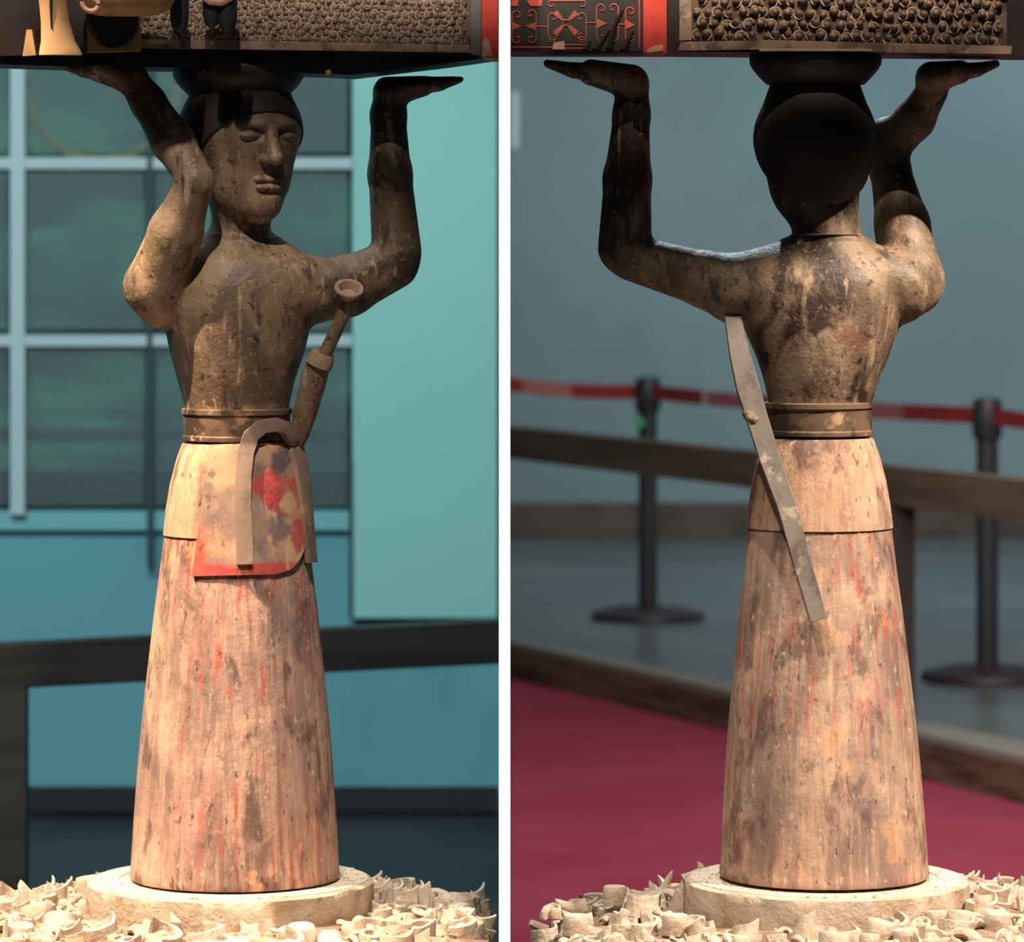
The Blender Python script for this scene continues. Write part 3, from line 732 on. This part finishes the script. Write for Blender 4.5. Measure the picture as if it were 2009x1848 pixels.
V, F = slab([(1086, 84), (1107, 80), (1108, 97), (1084, 97)], wf-1, wf+4); part('lacquer_chip', V, F, MCHIP, root, False)
V, F = slab([(1268, 99), (1282, 90), (1301, 88), (1300, 100), (1270, 103)], wf-5, wf-1); part('lacquer_chip', V, F, MCHIP, root, False)
parts = []
for pts in ([(1222, 18), (1206, 50), (1196, 96)], [(1242, 62), (1232, 80), (1224, 98)], [(1196, 58), (1178, 84), (1168, 98)], [(1158, 78), (1150, 98)]):
    parts.append(tube([U(x, y, wf+1) for x, y in pts], list(np.linspace(2.5, 8, len(pts))), 6))
V, F = join(*parts); part('worn_lacquer', V, F, MDARK, root, True)

# left beam
wf = -150
root = empty('bell_rack_beam', tuple(W(480, 100, 0)), 'grey bronze-sleeved bell-rack beam with a red end above the front-facing statue', 'beam')
V, F = slab([(-260, -60), (977.5, -60), (977.5, 113), (900, 108), (640, 103), (300, 99), (-60, 112), (-260, 112)], wf+8, 60); part('beam_core', V, F, MDARK, root, False)
V, F = slab([(-260, 60), (965, 60), (965, 112), (880, 124), (690, 147), (330, 132), (120, 130), (-60, 124), (-260, 124)], -110, 110); part('beam_underside', V, F, MDARK, root, False)
V, F = slab([(262, -60), (925, -60), (925, 106), (640, 100), (262, 95)], wf+2, 20); part('bronze_sleeve', V, F, MGRD, root, False)
V, F = slab([(262, 76), (920, 88), (924, 103), (640, 99), (262, 94)], wf-6, 10); part('sleeve_frame', V, F, MSLV, root, False)
MGREY = plain('grey_metal_edge', rgb(112, 114, 116), .6, var=.2, scale=30)
V, F = slab([(924, -60), (944, -60), (944, 110), (924, 106)], wf-4, 20); part('sleeve_edge', V, F, MGREY, root, False)
V, F = slab([(945, -60), (977, -60), (977, 114), (945, 112)], wf-3, 20); part('red_band', V, F, MRED, root, False)
V, F = slab([(946, 84), (953, 74), (960, 80), (966, 110), (946, 111)], wf-5, wf-1); part('lacquer_chip', V, F, MCHIP, root, False)
KM2 = []
for i in range(4):
    k = knob_mesh(10+i, (1.2, 1.5, .8, 1.0)[i], .74); k.materials.append(MSLV); KM2.append(k)
rb = np.array(root.location); cnt = 0
for j in range(7):
    y = 74-j*13.0
    for i in range(44):
        x = 283+i*14.6+(7 if j % 2 else 0)+rr_.uniform(-2.5, 2.5); yy = y+rr_.uniform(-2.5, 2.5)+(x-283)*.016
        if x > 916 or yy < -12: continue
        cnt += 1
        obj('knob', KM2[rr_.randrange(4)], None, root, tuple(U(x, yy, wf+2)*S-rb), (0, rr_.uniform(0, 6.28), 0), (1.12, .5, 1.12))
# small brass peg under the beam
V, F = lathe([(649-XC, PY(140), 4), (649-XC, PY(144), 6), (649-XC, PY(150), 6), (649-XC, PY(153), 3)], 12); part('brass_peg', [(a, b-113, c) for a, b, c in V], [tuple(reversed(t)) for t in F], plain('brass', rgb(196, 150, 80), .4), root)

# bronze bell hanger in front of the left beam
MHANG = Mat('hanger_bronze', rgb(196, 156, 112), .5).patch(rgb(150, 128, 74), 10, .48, .62, .8).patch(rgb(206, 130, 104), 20, .58, .7, .6).m
root = empty('bell_hanger', tuple(W(150, 100, -.2)), 'blurred tan bronze bell hanger hooked on the beam at top left', 'hanger')
wh = -300
def at(x, y, dw=0): return U(x, y, wh+dw)
c = [(-90, 34, 102), (0, 30, 104), (40, 30, 108), (80, 36, 114), (100, 44, 118), (108, 46, 119)]
V = []; F = []
for i, (y, rx, cx) in enumerate(c):
    p = at(cx, y)
    for k in range(20): a = 2*pi*k/20; V.append((p[0]+rx*math.sin(a)*.9, p[1]-22*math.cos(a), p[2]))
for i in range(len(c)-1):
    for k in range(20): F.append((i*20+k, (i+1)*20+k, (i+1)*20+(k+1) % 20, i*20+(k+1) % 20))
F += [tuple(range(20)), tuple(range(len(c)*20-1, (len(c)-1)*20-1, -1))]
part('column', V, F, MHANG, root)
V, F = tube([at(100, -60, -24), at(100, 10, -23), at(101, 55, -22)], [3.2, 3.2, 1.5], 6); part('slot', V, F, MDARK, root)
V, F = slab([(44, 110), (52, 58), (62, 58), (70, 108)], wh, wh+20); part('wedge', V, F, MHANG, root, False)
V, F = slab([(165, -60), (274, -60), (274, 100), (172, 103)], wh+40, wh+60); part('lit_plate', V, F, MHANG, root, False)  # lit surface behind the hanger, put in as a tan plate
def barrel(x0, x1, yc, r, dw, mat, name):
    a, b = at(x0, yc, dw), at(x1, yc, dw); n = 14
    P = [a+(b-a)*t for t in np.linspace(0, 1, n)]; R_ = [r*(.25+.75*math.sqrt(max(0, 1-(2*t-1)**4))) for t in np.linspace(0, 1, n)]
    V, F = tube(P, R_, 20); part(name, V, F, mat, root)
barrel(142, 350, -32, 62, -30, MHANG, 'barrel')
V, F = tube([at(*q, -88) for q in spiral(181, 6, 20, 3.3, -1.6, 7)], 4.5, 8); part('scroll', V, F, MCHIP, root)
V, F = tube([at(*q, -60) for q in spiral(245, -8, 16, 3.3, -.6, 12)], 4.5, 8); part('scroll', V, F, MCHIP, root)
V, F = slab([(168+52+52*math.cos(a), 28+66*math.sin(a)) for a in np.linspace(0, pi, 16)], wh-5, wh+38); part('shadow_disc', V, F, MDARK, root, False)  # round black shadow, modelled as a dark half disc
for x, rx, y1 in ((352, 18, 62), (415, 17, 52), (446, 19, 60)):
    p = at(x, 0, 20); V, F = lathe([(p[0], p[2]+60, rx), (p[0], p[2]-y1*.55, rx), (p[0], p[2]-y1*.85, rx*.8), (p[0], p[2]-y1, rx*.35)], 16)
    part('lobe', [(a, b+p[1], c_) for a, b, c_ in V], [tuple(reversed(t)) for t in F], plain('lobe_dark', rgb(58, 62, 66), .5, var=.3), root)
V, F = tube([at(395, -8, 0), at(412, 3, -2), at(435, 5, -2), at(460, -6, 0)], [5, 7, 7, 4], 8); part('hook', V, F, MCHIP, root)  # pale highlight on top of the lobes, modelled as a light tube

# ------------------------------------------------------------------ statues
def pad(root, cx, y0, y1, mat, r=1.0):
    rows = [(y1+14, 96), (y1+6, 104), (y1, 110), (y1-14, 122), (y1-26, 129), (y0+6, 130), (y0, 126), (y0-2, 110)]
    V, F = lathe([(cx-XC, PY(y), q*r) for y, q in rows], 96); part('head_pad', V, [tuple(reversed(t)) for t in F], mat, root, sharp=50)

# --- front-facing (left)
BL = W(461, 1722, 0)
root = empty('bronze_statue', tuple(BL), 'bronze robed figure facing the viewer, apron and belt knot, arms raised to the beam', 'statue', 'beam-bearing bronze statues')
axL = lambda py: 464.5+(py-868)*(-.004)
build_body('statue_front', root, U(90, 840)-np.array([0, 260, 20]), U(960, 95)+np.array([0, 260, 20]),
    [(850, 366, 566), (800, 363, 566), (740, 347, 580), (690, 333, 598), (650, 325, 607), (600, 322, 613), (560, 326, 616), (520, 348, 608), (492, 388, 580), (470, 425, 545)],
    [96, 96, 106, 112, 116, 117, 114, 100, 76, 50],
    [((474, 395, 5), (470, 500, 5), 56, 60, 20), ((440, 490, 0), (340, 545, -10), 40, 52, 26), ((500, 492, 0), (590, 545, 10), 38, 46, 26)],
    (474, 270, -8), math.radians(33),
    [[((325, 585, -30), 62), ((303, 562, -62), 58), ((345, 455, -104), 51), ((380, 365, -128), 36)],
     [((384, 352, -128), 35), ((338, 275, -100), 41), ((290, 200, -72), 33), ((262, 160, -62), 30)],
     [((592, 572, 5), 70), ((680, 562, 25), 58), ((772, 518, 50), 50)],
     [((778, 490, 50), 49), ((765, 340, 60), 42), ((762, 225, 68), 34), ((766, 185, 70), 32)]],
    [dict(wrist=(256, 152, -60), knuckle=(195, 138, -56), tip=(134, 132, -52), top=118, r=29, thumb=-1),
     dict(wrist=(765, 180, 70), knuckle=(828, 166, 72), tip=(902, 155, 74), top=150, r=29, thumb=-1)], True)
pad(root, 468, 122, 176, MPAD)
RL = lower_body(root, axL, 0)
# apron panel with a painted border
def apron():
    ny, nx = 30, 26; V = []; F = []; UVs = []
    def lr(py):
        t = (py-872)/(1130-872); xl = 414-34*t; xr = 572+30*min(1, (py-872)/150.)
        if py > 1050: xr = 540+56*math.sqrt(max(0, 1-((py-1050)/80.)**2)) if py < 1130 else 540
        return xl, xr
    for s_, off in ((0, 6.5), (1, -6)):
        for j in range(ny+1):
            py = 872+(1130-872)*j/ny; xl, xr = lr(py)
            for i in range(nx+1):
                x = xl+(xr-xl)*i/nx; V.append(onto(RL, axL, x, py-4*(i/nx), off)); UVs.append(((x-380)/220, (py-872)/258))
    n1 = (ny+1)*(nx+1); g = lambda j, i: j*(nx+1)+i
    for j in range(ny):
        for i in range(nx): F.append((g(j, i), g(j+1, i), g(j+1, i+1), g(j, i+1)))
    edge = [g(j, 0) for j in range(ny+1)]+[g(ny, i) for i in range(1, nx+1)]+[g(j, nx) for j in range(ny-1, -1, -1)]+[g(0, i) for i in range(nx-1, 0, -1)]
    for a, b in zip(edge, edge[1:]+edge[:1]): F.append((a, a+n1, b+n1, b))
    M = Mat('apron_paint', rgb(164, 134, 116), .7, 0, .3)
    uv = M.N.new('ShaderNodeUVMap'); sep = M.N.new('ShaderNodeSeparateXYZ'); M.L.new(uv.outputs[0], sep.inputs[0]); u_, v_ = sep.outputs[0], sep.outputs[1]
    M.patch(rgb(122, 104, 100), 13, .46, .6, .8, detail=6); M.patch(rgb(214, 166, 128), 9, .5, .64, .8, detail=5, off=(3, 3, 1))
    nz = M.noise(20, 8, off=(2, 6, 2))
    def blobm(cu, cv, ru, rv):
        a = M.math('DIVIDE', M.math('SUBTRACT', u_, cu), ru); b = M.math('DIVIDE', M.math('SUBTRACT', v_, cv), rv)
        d = M.math('SQRT', M.math('ADD', M.math('MULTIPLY', a, a), M.math('MULTIPLY', b, b)))
        d = M.math('ADD', d, M.math('MULTIPLY', M.math('SUBTRACT', nz, .5), 3.4)); return M.math('MULTIPLY', M.ramp(d, 1.25, .75), .82)
    RED = rgb(196, 70, 66)
    M.over(RED, M.math('MULTIPLY', M.ramp(v_, .885, .93), M.ramp(nz, .66, .5)), .9)
    M.over(rgb(206, 94, 74), M.math('MULTIPLY', M.math('MULTIPLY', M.ramp(u_, .17, .06), M.ramp(v_, .55, .68)), M.ramp(nz, .68, .5)), .9)
    M.over(rgb(196, 62, 70), blobm(.70, .32, .13, .17)); M.over(rgb(196, 80, 74), blobm(.90, .30, .07, .16)); M.over(rgb(190, 66, 70), blobm(.76, .47, .12, .09))
    M.over(rgb(190, 76, 72), blobm(.92, .72, .06, .16)); M.over(rgb(96, 88, 98), blobm(.76, .16, .10, .13)); M.over(rgb(210, 176, 134), blobm(.82, .45, .07, .08))
    M.over(rgb(112, 98, 102), blobm(.72, .66, .10, .14)); M.over(rgb(220, 168, 128), blobm(.22, .18, .12, .16), .7); M.over(rgb(226, 160, 118), blobm(.66, .72, .035, .045))
    M.patch(rgb(96, 78, 72), 60, .56, .68, .7, detail=8, off=(5, 5, 1)); M.patch(rgb(206, 172, 146), 80, .58, .7, .7, detail=7, stretch=(1, 1, .3))
    M.bump(.4, .003, M.noise(50, 6))
    o = part('apron', V, F, M.m, root, sharp=40)
    ul = o.data.uv_layers.new(name='UVMap'); allu = np.array(UVs)[[l.vertex_index for l in o.data.loops]]; ul.data.foreach_set('uv', allu.ravel())
apron()
V, F = strip(RL, axL, [(479, 1106), (478, 1050), (475, 990), (476, 930), (480, 885), (489, 854), (507, 837), (531, 832), (553, 841), (569, 868)], lambda t: 30-5*t, lambda t: 16+6*t, 14); part('belt_knot', V, F, MRIB, root)
V, F = strip(RL, axL, [(548, 838), (566, 866), (578, 905), (588, 970), (597, 1040), (604, 1103)], lambda t: 22-8*t, lambda t: 19-6*t, 12); part('ribbon', V, F, MRIB, root)
# sword at the hip
def sword_parts(root, grip, rg, scab, flat_, pommel=None, guard=None, knob=None):
    V, F = tube([U(*p) for p in grip], rg, 14); g = part('sword', V, F, MSWORD, root)
    V, F = tube([U(*p) for p, r_ in scab], [r_ for p, r_ in scab], 12, flat_, up=(0, 1, 0)); part('scabbard', V, F, MSWORD, g)
    return g
def chain(pts):
    return pts
MSW2 = body_mat('sword_bronze', (1, 5, 3), .5, .9)
V, F = tube([U(684, 588, -98), U(668, 630, -88), U(640, 690, -72), U(632, 705, -68)], [14, 13, 14, 14], 14)
g = part('sword', V, F, MSW2, root)
# pommel: flared ring facing up toward the viewer
a, b = U(686, 580, -100), U(690, 563, -112); d = (b-a)/np.linalg.norm(b-a); d = d+np.array([0, -.35, .45]); d /= np.linalg.norm(d)
sx = np.cross(d, (0, 1, 0)); sx /= np.linalg.norm(sx); sy = np.cross(sx, d); cP = U(684, 572, -108)
V = []; F = []; rows = [(-18, 13), (-6, 16), (3, 26), (7, 29), (10, 28), (10, 21), (2, 17), (-5, 14), (-6, 3)]
for hgt, r_ in rows:
    for k in range(28): t = 2*pi*k/28; V.append(cP+d*hgt+(sx*math.cos(t)+sy*math.sin(t))*r_)
for i in range(len(rows)-1):
    for k in range(28): F.append((i*28+k, i*28+(k+1) % 28, (i+1)*28+(k+1) % 28, (i+1)*28+k))
F.append(tuple(range((len(rows)-1)*28, len(rows)*28)))
part('pommel', V, F, MRIB, g)
V, F = tube([U(634, 692, -72), U(629, 706, -68), U(624, 718, -66)], [22, 27, 26], 18, .7, up=(0, 1, 0)); part('guard', V, F, MRIB, g)
V, F = tube([U(626, 708, -66), U(612, 760, -50), U(598, 812, -36), U(586, 858, -26), U(582, 878, -22)], [24, 25, 23, 18, 12], 14, .6, up=(0, 1, 0)); part('scabbard', V, F, MSW2, g)

# --- back-facing (right)
BR = W(1617, 1722, 0)
root = empty('bronze_statue', tuple(BR), 'bronze robed figure seen from behind with a long sword slung at its back, arms raised', 'statue', 'beam-bearing bronze statues')
axR = lambda py: 1606+(py-855)*.0125
build_body('statue_back', root, U(1040, 850)-np.array([0, 270, 20]), U(1990, 92)+np.array([0, 270, 20]),
    [(845, 1512, 1704), (790, 1509, 1711), (740, 1497, 1726), (700, 1484, 1744), (650, 1462, 1762), (620, 1452, 1768), (590, 1444, 1776), (555, 1442, 1780), (520, 1455, 1776), (494, 1490, 1740), (474, 1540, 1696)],
    [94, 96, 108, 114, 119, 120, 120, 115, 100, 78, 50],
    [((1620, 380, 20), (1624, 500, 5), 60, 70, 26), ((1590, 500, 0), (1490, 542, 0), 38, 52, 26), ((1650, 500, 0), (1745, 545, 5), 38, 52, 26)],
    (1598, 282, 15), math.radians(188),
    [[((1508, 566, 0), 76), ((1445, 566, 4), 68), ((1390, 550, 8), 55), ((1245, 508, 12), 45)],
     [((1226, 486, 12), 53), ((1231, 350, 12), 46), ((1239, 225, 12), 35), ((1240, 175, 12), 33)],
     [((1760, 565, 8), 72), ((1785, 552, 34), 66), ((1770, 440, 88), 53), ((1746, 330, 124), 39), ((1736, 268, 138), 38)],
     [((1744, 285, 136), 44), ((1795, 235, 105), 38), ((1828, 180, 78), 32)]],
    [dict(wrist=(1238, 160, 12), knuckle=(1160, 142, 12), tip=(1074, 125, 12), top=114, r=31, thumb=1),
     dict(wrist=(1828, 152, 72), knuckle=(1880, 142, 66), tip=(1952, 126, 60), top=114, r=29, thumb=1)], False)
pad(root, 1600, 108, 152, MPAD)
RR = lower_body(root, axR, 1, 1716, (858, 788), 1034)
# collar line at the nape
V, F = tube([U(1624+71*math.sin(t), 462-1.5*math.cos(t), 8-71*math.cos(t)) for t in np.linspace(-1.4, 1.4, 24)], 2.4, 6); part('collar', V, F, MBELT, root)
# sword: flat blade-like scabbard
sp = [((1434, 598, -12), 15), ((1440, 636, -56), 17), ((1450, 690, -84), 20), ((1467, 760, -106), 23), ((1485, 820, -122), 21), ((1510, 900, -148), 20.5), ((1546, 1000, -170), 19), ((1572, 1100, -188), 17.5), ((1590, 1160, -202), 17), ((1606, 1216, -212), 17)]
V, F = tube([U(*p) for p, r_ in sp], [r_ for p, r_ in sp], 4, 1.0, up=(0, 1, 0))
P = [U(*p) for p, r_ in sp]; V = []; F = []
for i, (p, (q, r_)) in enumerate(zip(P, sp)):
    t = P[min(i+1, len(P)-1)]-P[max(i-1, 0)]; t /= np.linalg.norm(t); s_ = np.cross(t, (0, 1, 0)); s_ /= np.linalg.norm(s_); n_ = np.cross(s_, t)
    for a, b in ((-1, -.25), (-.9, -.42), (.9, -.42), (1, -.25), (1, .25), (.9, .42), (-.9, .42), (-1, .25)): V.append(p+s_*a*r_+n_*b*r_)
for i in range(len(P)-1):
    for k in range(8): F.append((i*8+k, i*8+(k+1) % 8, i*8+8+(k+1) % 8, i*8+8+k))
F += [tuple(range(7, -1, -1)), tuple((len(P)-1)*8+k for k in range(8))]
g = part('sword', V, F, MSWORD, root, sharp=30)
V, F = tube([U(1460, 808, -118), U(1470, 815, -124), U(1480, 826, -126), U(1484, 838, -124)], [7, 12, 12, 6], 10); part('sling_knob', V, F, MBELT, g)

# ------------------------------------------------------------------ plinths with dragon relief
def coil_mesh(seed):
    """a crescent dish: spiral wall rising to a horn tip, on a thin floor"""
    r = random.Random(seed); a1 = r.uniform(3.6, 4.6); n = 14; sp = []; hts = []
    V = []; F = []
    for i in range(n+1):
        t = i/n; a = a1*t; rad = 30*(1-.34*t); ht = 20+7*t*t+(9*(t-.75)/.25 if t > .75 else 0); th = 8*(1-.8*max(0, (t-.5)/.5))
        c, s_ = math.cos(a), math.sin(a)
        for rr, z in ((rad+2, -12), (rad+1, ht*.96), (rad-th, ht), (rad-th-2, 8)): V.append((rr*c, rr*s_, z))
    for i in range(n):
        for k in range(4): F.append((i*4+k, i*4+4+k, i*4+4+(k+1) % 4, i*4+(k+1) % 4))
    F += [(0, 1, 2, 3), tuple(n*4+k for k in (3, 2, 1, 0))]
    v2, f2 = lathe([(0, -12, 29), (0, 9, 27), (0, 11, 12), (0, 15, 9), (0, 18, 3)], 16)
    return join((V, F), (v2, [tuple(reversed(t)) for t in f2]))
def horn_mesh(seed):
    r = random.Random(seed); b = r.uniform(.7, 1.3); path = []; rad = []
    for i in range(11):
        t = i/10; a = b*t*1.7; path.append((44*math.sin(a)*1.1, 5*math.sin(3*t), -6+44*t*(.45+.55*t))); rad.append(17*(1-t)**.55+1.2)
    return tube(path, rad, 8, .5, up=(0, 1, 0))
def boss_mesh(seed):
    V, F = lathe([(0, -6, 24), (0, 14, 23), (0, 26, 23), (0, 29, 21), (0, 27.5, 17), (0, 26, 8), (0, 29, 5), (0, 30, 2)], 20)
    return V, [tuple(reversed(t)) for t in F]
def lump_mesh(seed):
    r = random.Random(seed); out = []
    for i in range(6):
        x, y, q = r.uniform(-14, 14), r.uniform(-14, 14), r.uniform(6, 12); z = r.uniform(0, 8)
        v, f = lathe([(x, z-6, q), (x, z+q*.4, q*.95), (x, z+q*.8, q*.6), (x, z+q, q*.2)], 8); out.append(([(a, b+y, c_) for a, b, c_ in v], [tuple(reversed(t)) for t in f]))
    v, f = tube([(-16, 0, 4), (-8, 10, 12), (4, 12, 16), (14, 4, 14), (16, -6, 8)], [2, 4, 5, 4, 1.5], 6); out.append((v, f))
    return join(*out)
def body_mesh(seed):
    """a winding dragon body, low on the ground"""
    r = random.Random(seed); path = [(-40+80*t, 16*math.sin(t*6+seed), 5+7*math.sin(t*9+seed)) for t in np.linspace(0, 1, 14)]
    return tube(path, [4+7*math.sin(pi*min(1, t+.12)) for t in np.linspace(0, 1, 14)], 8, .8)
KIND = {}
for nm, fn, k in (('coil', coil_mesh, 4), ('horn', horn_mesh, 3), ('boss', boss_mesh, 1), ('dragon_head', lump_mesh, 4), ('dragon_body', body_mesh, 3)):
    KIND[nm] = []
    for s_ in range(k):
        V, F = fn(20+s_); me = mesh(nm, np.array(V)*S, F, True, 45); me.materials.append(MPALE); KIND[nm].append(me)
def plinth(axis_px, top_py, rim_r, tilt, label, seed, hero, xlim):
    base = W(axis_px, top_py, 0); root = empty('statue_plinth', (base[0], base[1], 0), label, 'plinth', 'pale bronze dragon plinths')
    cx, cz = axis_px-XC, PY(top_py)
    rj = random.Random(seed+1); fj = [(rj.randint(3, 40), rj.random()*6.28, rj.uniform(.2, .8)) for _ in range(16)]
    def jit(i, a): return 0 if i >= 5 else sum(am*math.sin(fr*a+ph_+i*1.7) for fr, ph_, am in fj)*(.9 if i < 3 else .35)
    V, F = lathe([(cx, cz-90, rim_r-6), (cx, cz-76, rim_r-3), (cx, cz-62, rim_r+1), (cx, cz-20, rim_r), (cx, cz-5, rim_r-1), (cx, cz-.5, rim_r-6), (cx, cz, rim_r-14), (cx, cz-1, 60)], 160, True, jit)
    part('drum', V, [tuple(reversed(t)) for t in F], MPALE, root, sharp=40)
    V, F = lathe([(cx, cz-3, 218), (cx, cz+1.6, 219), (cx, cz+1.6, rim_r-12), (cx, cz-3, rim_r-11)], 128, False)
    part('pitted_ring', V, [tuple(reversed(t)) for t in F], MPIT, root, sharp=40)
    floor_u = 0
    def surf_z(r_, dx): return cz-60-36*(max(0, r_-rim_r)/260)**1.2+tilt*dx
    V = []; F = []; seg = 96; rs = [40, 200, rim_r, 340, 400, 460, 520, 570, 585, 560, 560]
    for i, r_ in enumerate(rs):
        for k in range(seg):
            a = 2*pi*k/seg; dx = r_*math.sin(a); z = surf_z(r_, dx) if i < 8 else (surf_z(570, dx)-60 if i == 8 else (surf_z(570, dx)-160 if i == 9 else 0))
            X = cx+dx
            X = min(max(X, xlim[0]), xlim[1])
            V.append((X, -r_*math.cos(a), z))
    for i in range(len(rs)-1):
        for k in range(seg): F.append((i*seg+k, (i+1)*seg+k, (i+1)*seg+(k+1) % seg, i*seg+(k+1) % seg))
    F += [tuple(reversed(range(seg))), tuple(range((len(rs)-1)*seg, len(rs)*seg))]
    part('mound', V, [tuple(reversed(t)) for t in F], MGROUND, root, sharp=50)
    rg = random.Random(seed); placed = []
    def put(nm, x, y, z, rz, s_, tx=0, ty=0):
        me = KIND[nm][rg.randrange(len(KIND[nm]))]
        obj(nm, me, None, root, tuple(np.array([x, y, z])*S-np.array(root.location)), (tx, ty, rz), [s_]*3)
    for nm, px, py, wd, rz, s_, tx, ty in hero:
        p = U(px, py+12, wd); put(nm, p[0], p[1], p[2], rz, s_, tx, ty); placed.append((p[0], p[1], 24*s_))
    tries = 0
    while tries < 9000 and len(placed) < 270:
        tries += 1
        a = rg.uniform(0, 2*pi); r_ = math.sqrt(rg.uniform((rim_r+14)**2, 560**2)); x = cx+r_*math.sin(a); y = -r_*math.cos(a)
        if x < xlim[0]+30 or x > xlim[1]-30: continue
        sz = rg.uniform(.75, 1.4); rr = 20*sz
        if any((x-q[0])**2+(y-q[1])**2 < (rr+q[2])**2*.40 for q in placed): continue
        if r_ < rim_r+rr+6: continue
        nm = rg.choices(['coil', 'horn', 'boss', 'dragon_head', 'dragon_body'], [7, .8, .9, 4, 3])[0]
        put(nm, x, y, surf_z(r_, x-cx), rg.uniform(0, 6.28), sz, rg.uniform(-.25, .25), rg.uniform(-.25, .25)); placed.append((x, y, rr))
plinth(452, 1724, 281, 0, 'pale bronze drum and dragon mound under the front-facing statue', 11,
       [('coil', 82, 1800, -60, .6, 1.25, .5, -.5), ('coil', 120, 1815, -160, 2.5, 1.3, .6, .3), ('horn', 440, 1850, -330, .2, .9, 0, .1), ('horn', 522, 1848, -330, 2.9, .95, 0, 0),
        ('boss', 898, 1790, 60, 0, 1.0, 0, 0), ('coil', 822, 1800, 20, .2, 1.2, .4, .1), ('coil', 790, 1815, -120, 3.2, 1.25, .5, .2), ('horn', 860, 1785, 100, .3, .7, 0, .3), ('horn', 745, 1775, 140, 0, .55, 0, 0), ('horn', 775, 1778, 120, 2.0, .7, 0, 0),
        ('coil', 200, 1825, -220, 4.4, 1.3, .5, 0), ('dragon_head', 30, 1810, -20, 0, 1.3, 0, 0), ('coil', 940, 1815, -60, 1.2, 1.2, .3, .2)], (-560-990+452-100, -16.5*1.0-12))
plinth(1622, 1722, 279, .035, 'pale bronze drum and dragon mound under the back-facing statue', 23,
       [('horn', 1148, 1762, 60, pi, 1.0, 0, .5), ('boss', 1206, 1755, 80, 0, 1.0, 0, 0), ('horn', 1300, 1742, 140, pi, 1.25, 0, .6), ('horn', 1340, 1712, 190, .1, .8, 0, -.1), ('horn', 1160, 1790, -20, pi, 1.0, 0, .4),
        ('coil', 1265, 1775, -10, 2.0, 1.3, .2, .1), ('boss', 1130, 1815, -100, 0, 1.1, 0, 0), ('dragon_head', 1080, 1785, 20, 0, 1.2, 0, 0), ('boss', 1325, 1815, -200, 0, 1.1, 0, 0), ('horn', 1550, 1845, -340, .3, .8, 0, .3), ('horn', 1622, 1840, -345, 2.9, .8, 0, .3),
        ('boss', 1880, 1812, -180, 0, 1.2, 0, 0), ('coil', 1950, 1760, 20, 1.0, 1.35, .3, 0), ('coil', 1985, 1815, -140, 2.6, 1.5, .3, 0), ('horn', 1965, 1720, 120, 1.6, .5, 0, 0), ('coil', 1910, 1745, 120, 4.0, 1.0, .2, .1), ('dragon_head', 1840, 1715, 180, 1.0, 1.0, 0, 0), ('dragon_head', 1900, 1735, 90, 1.0, 1.0, 0, 0)], (14, 1160))
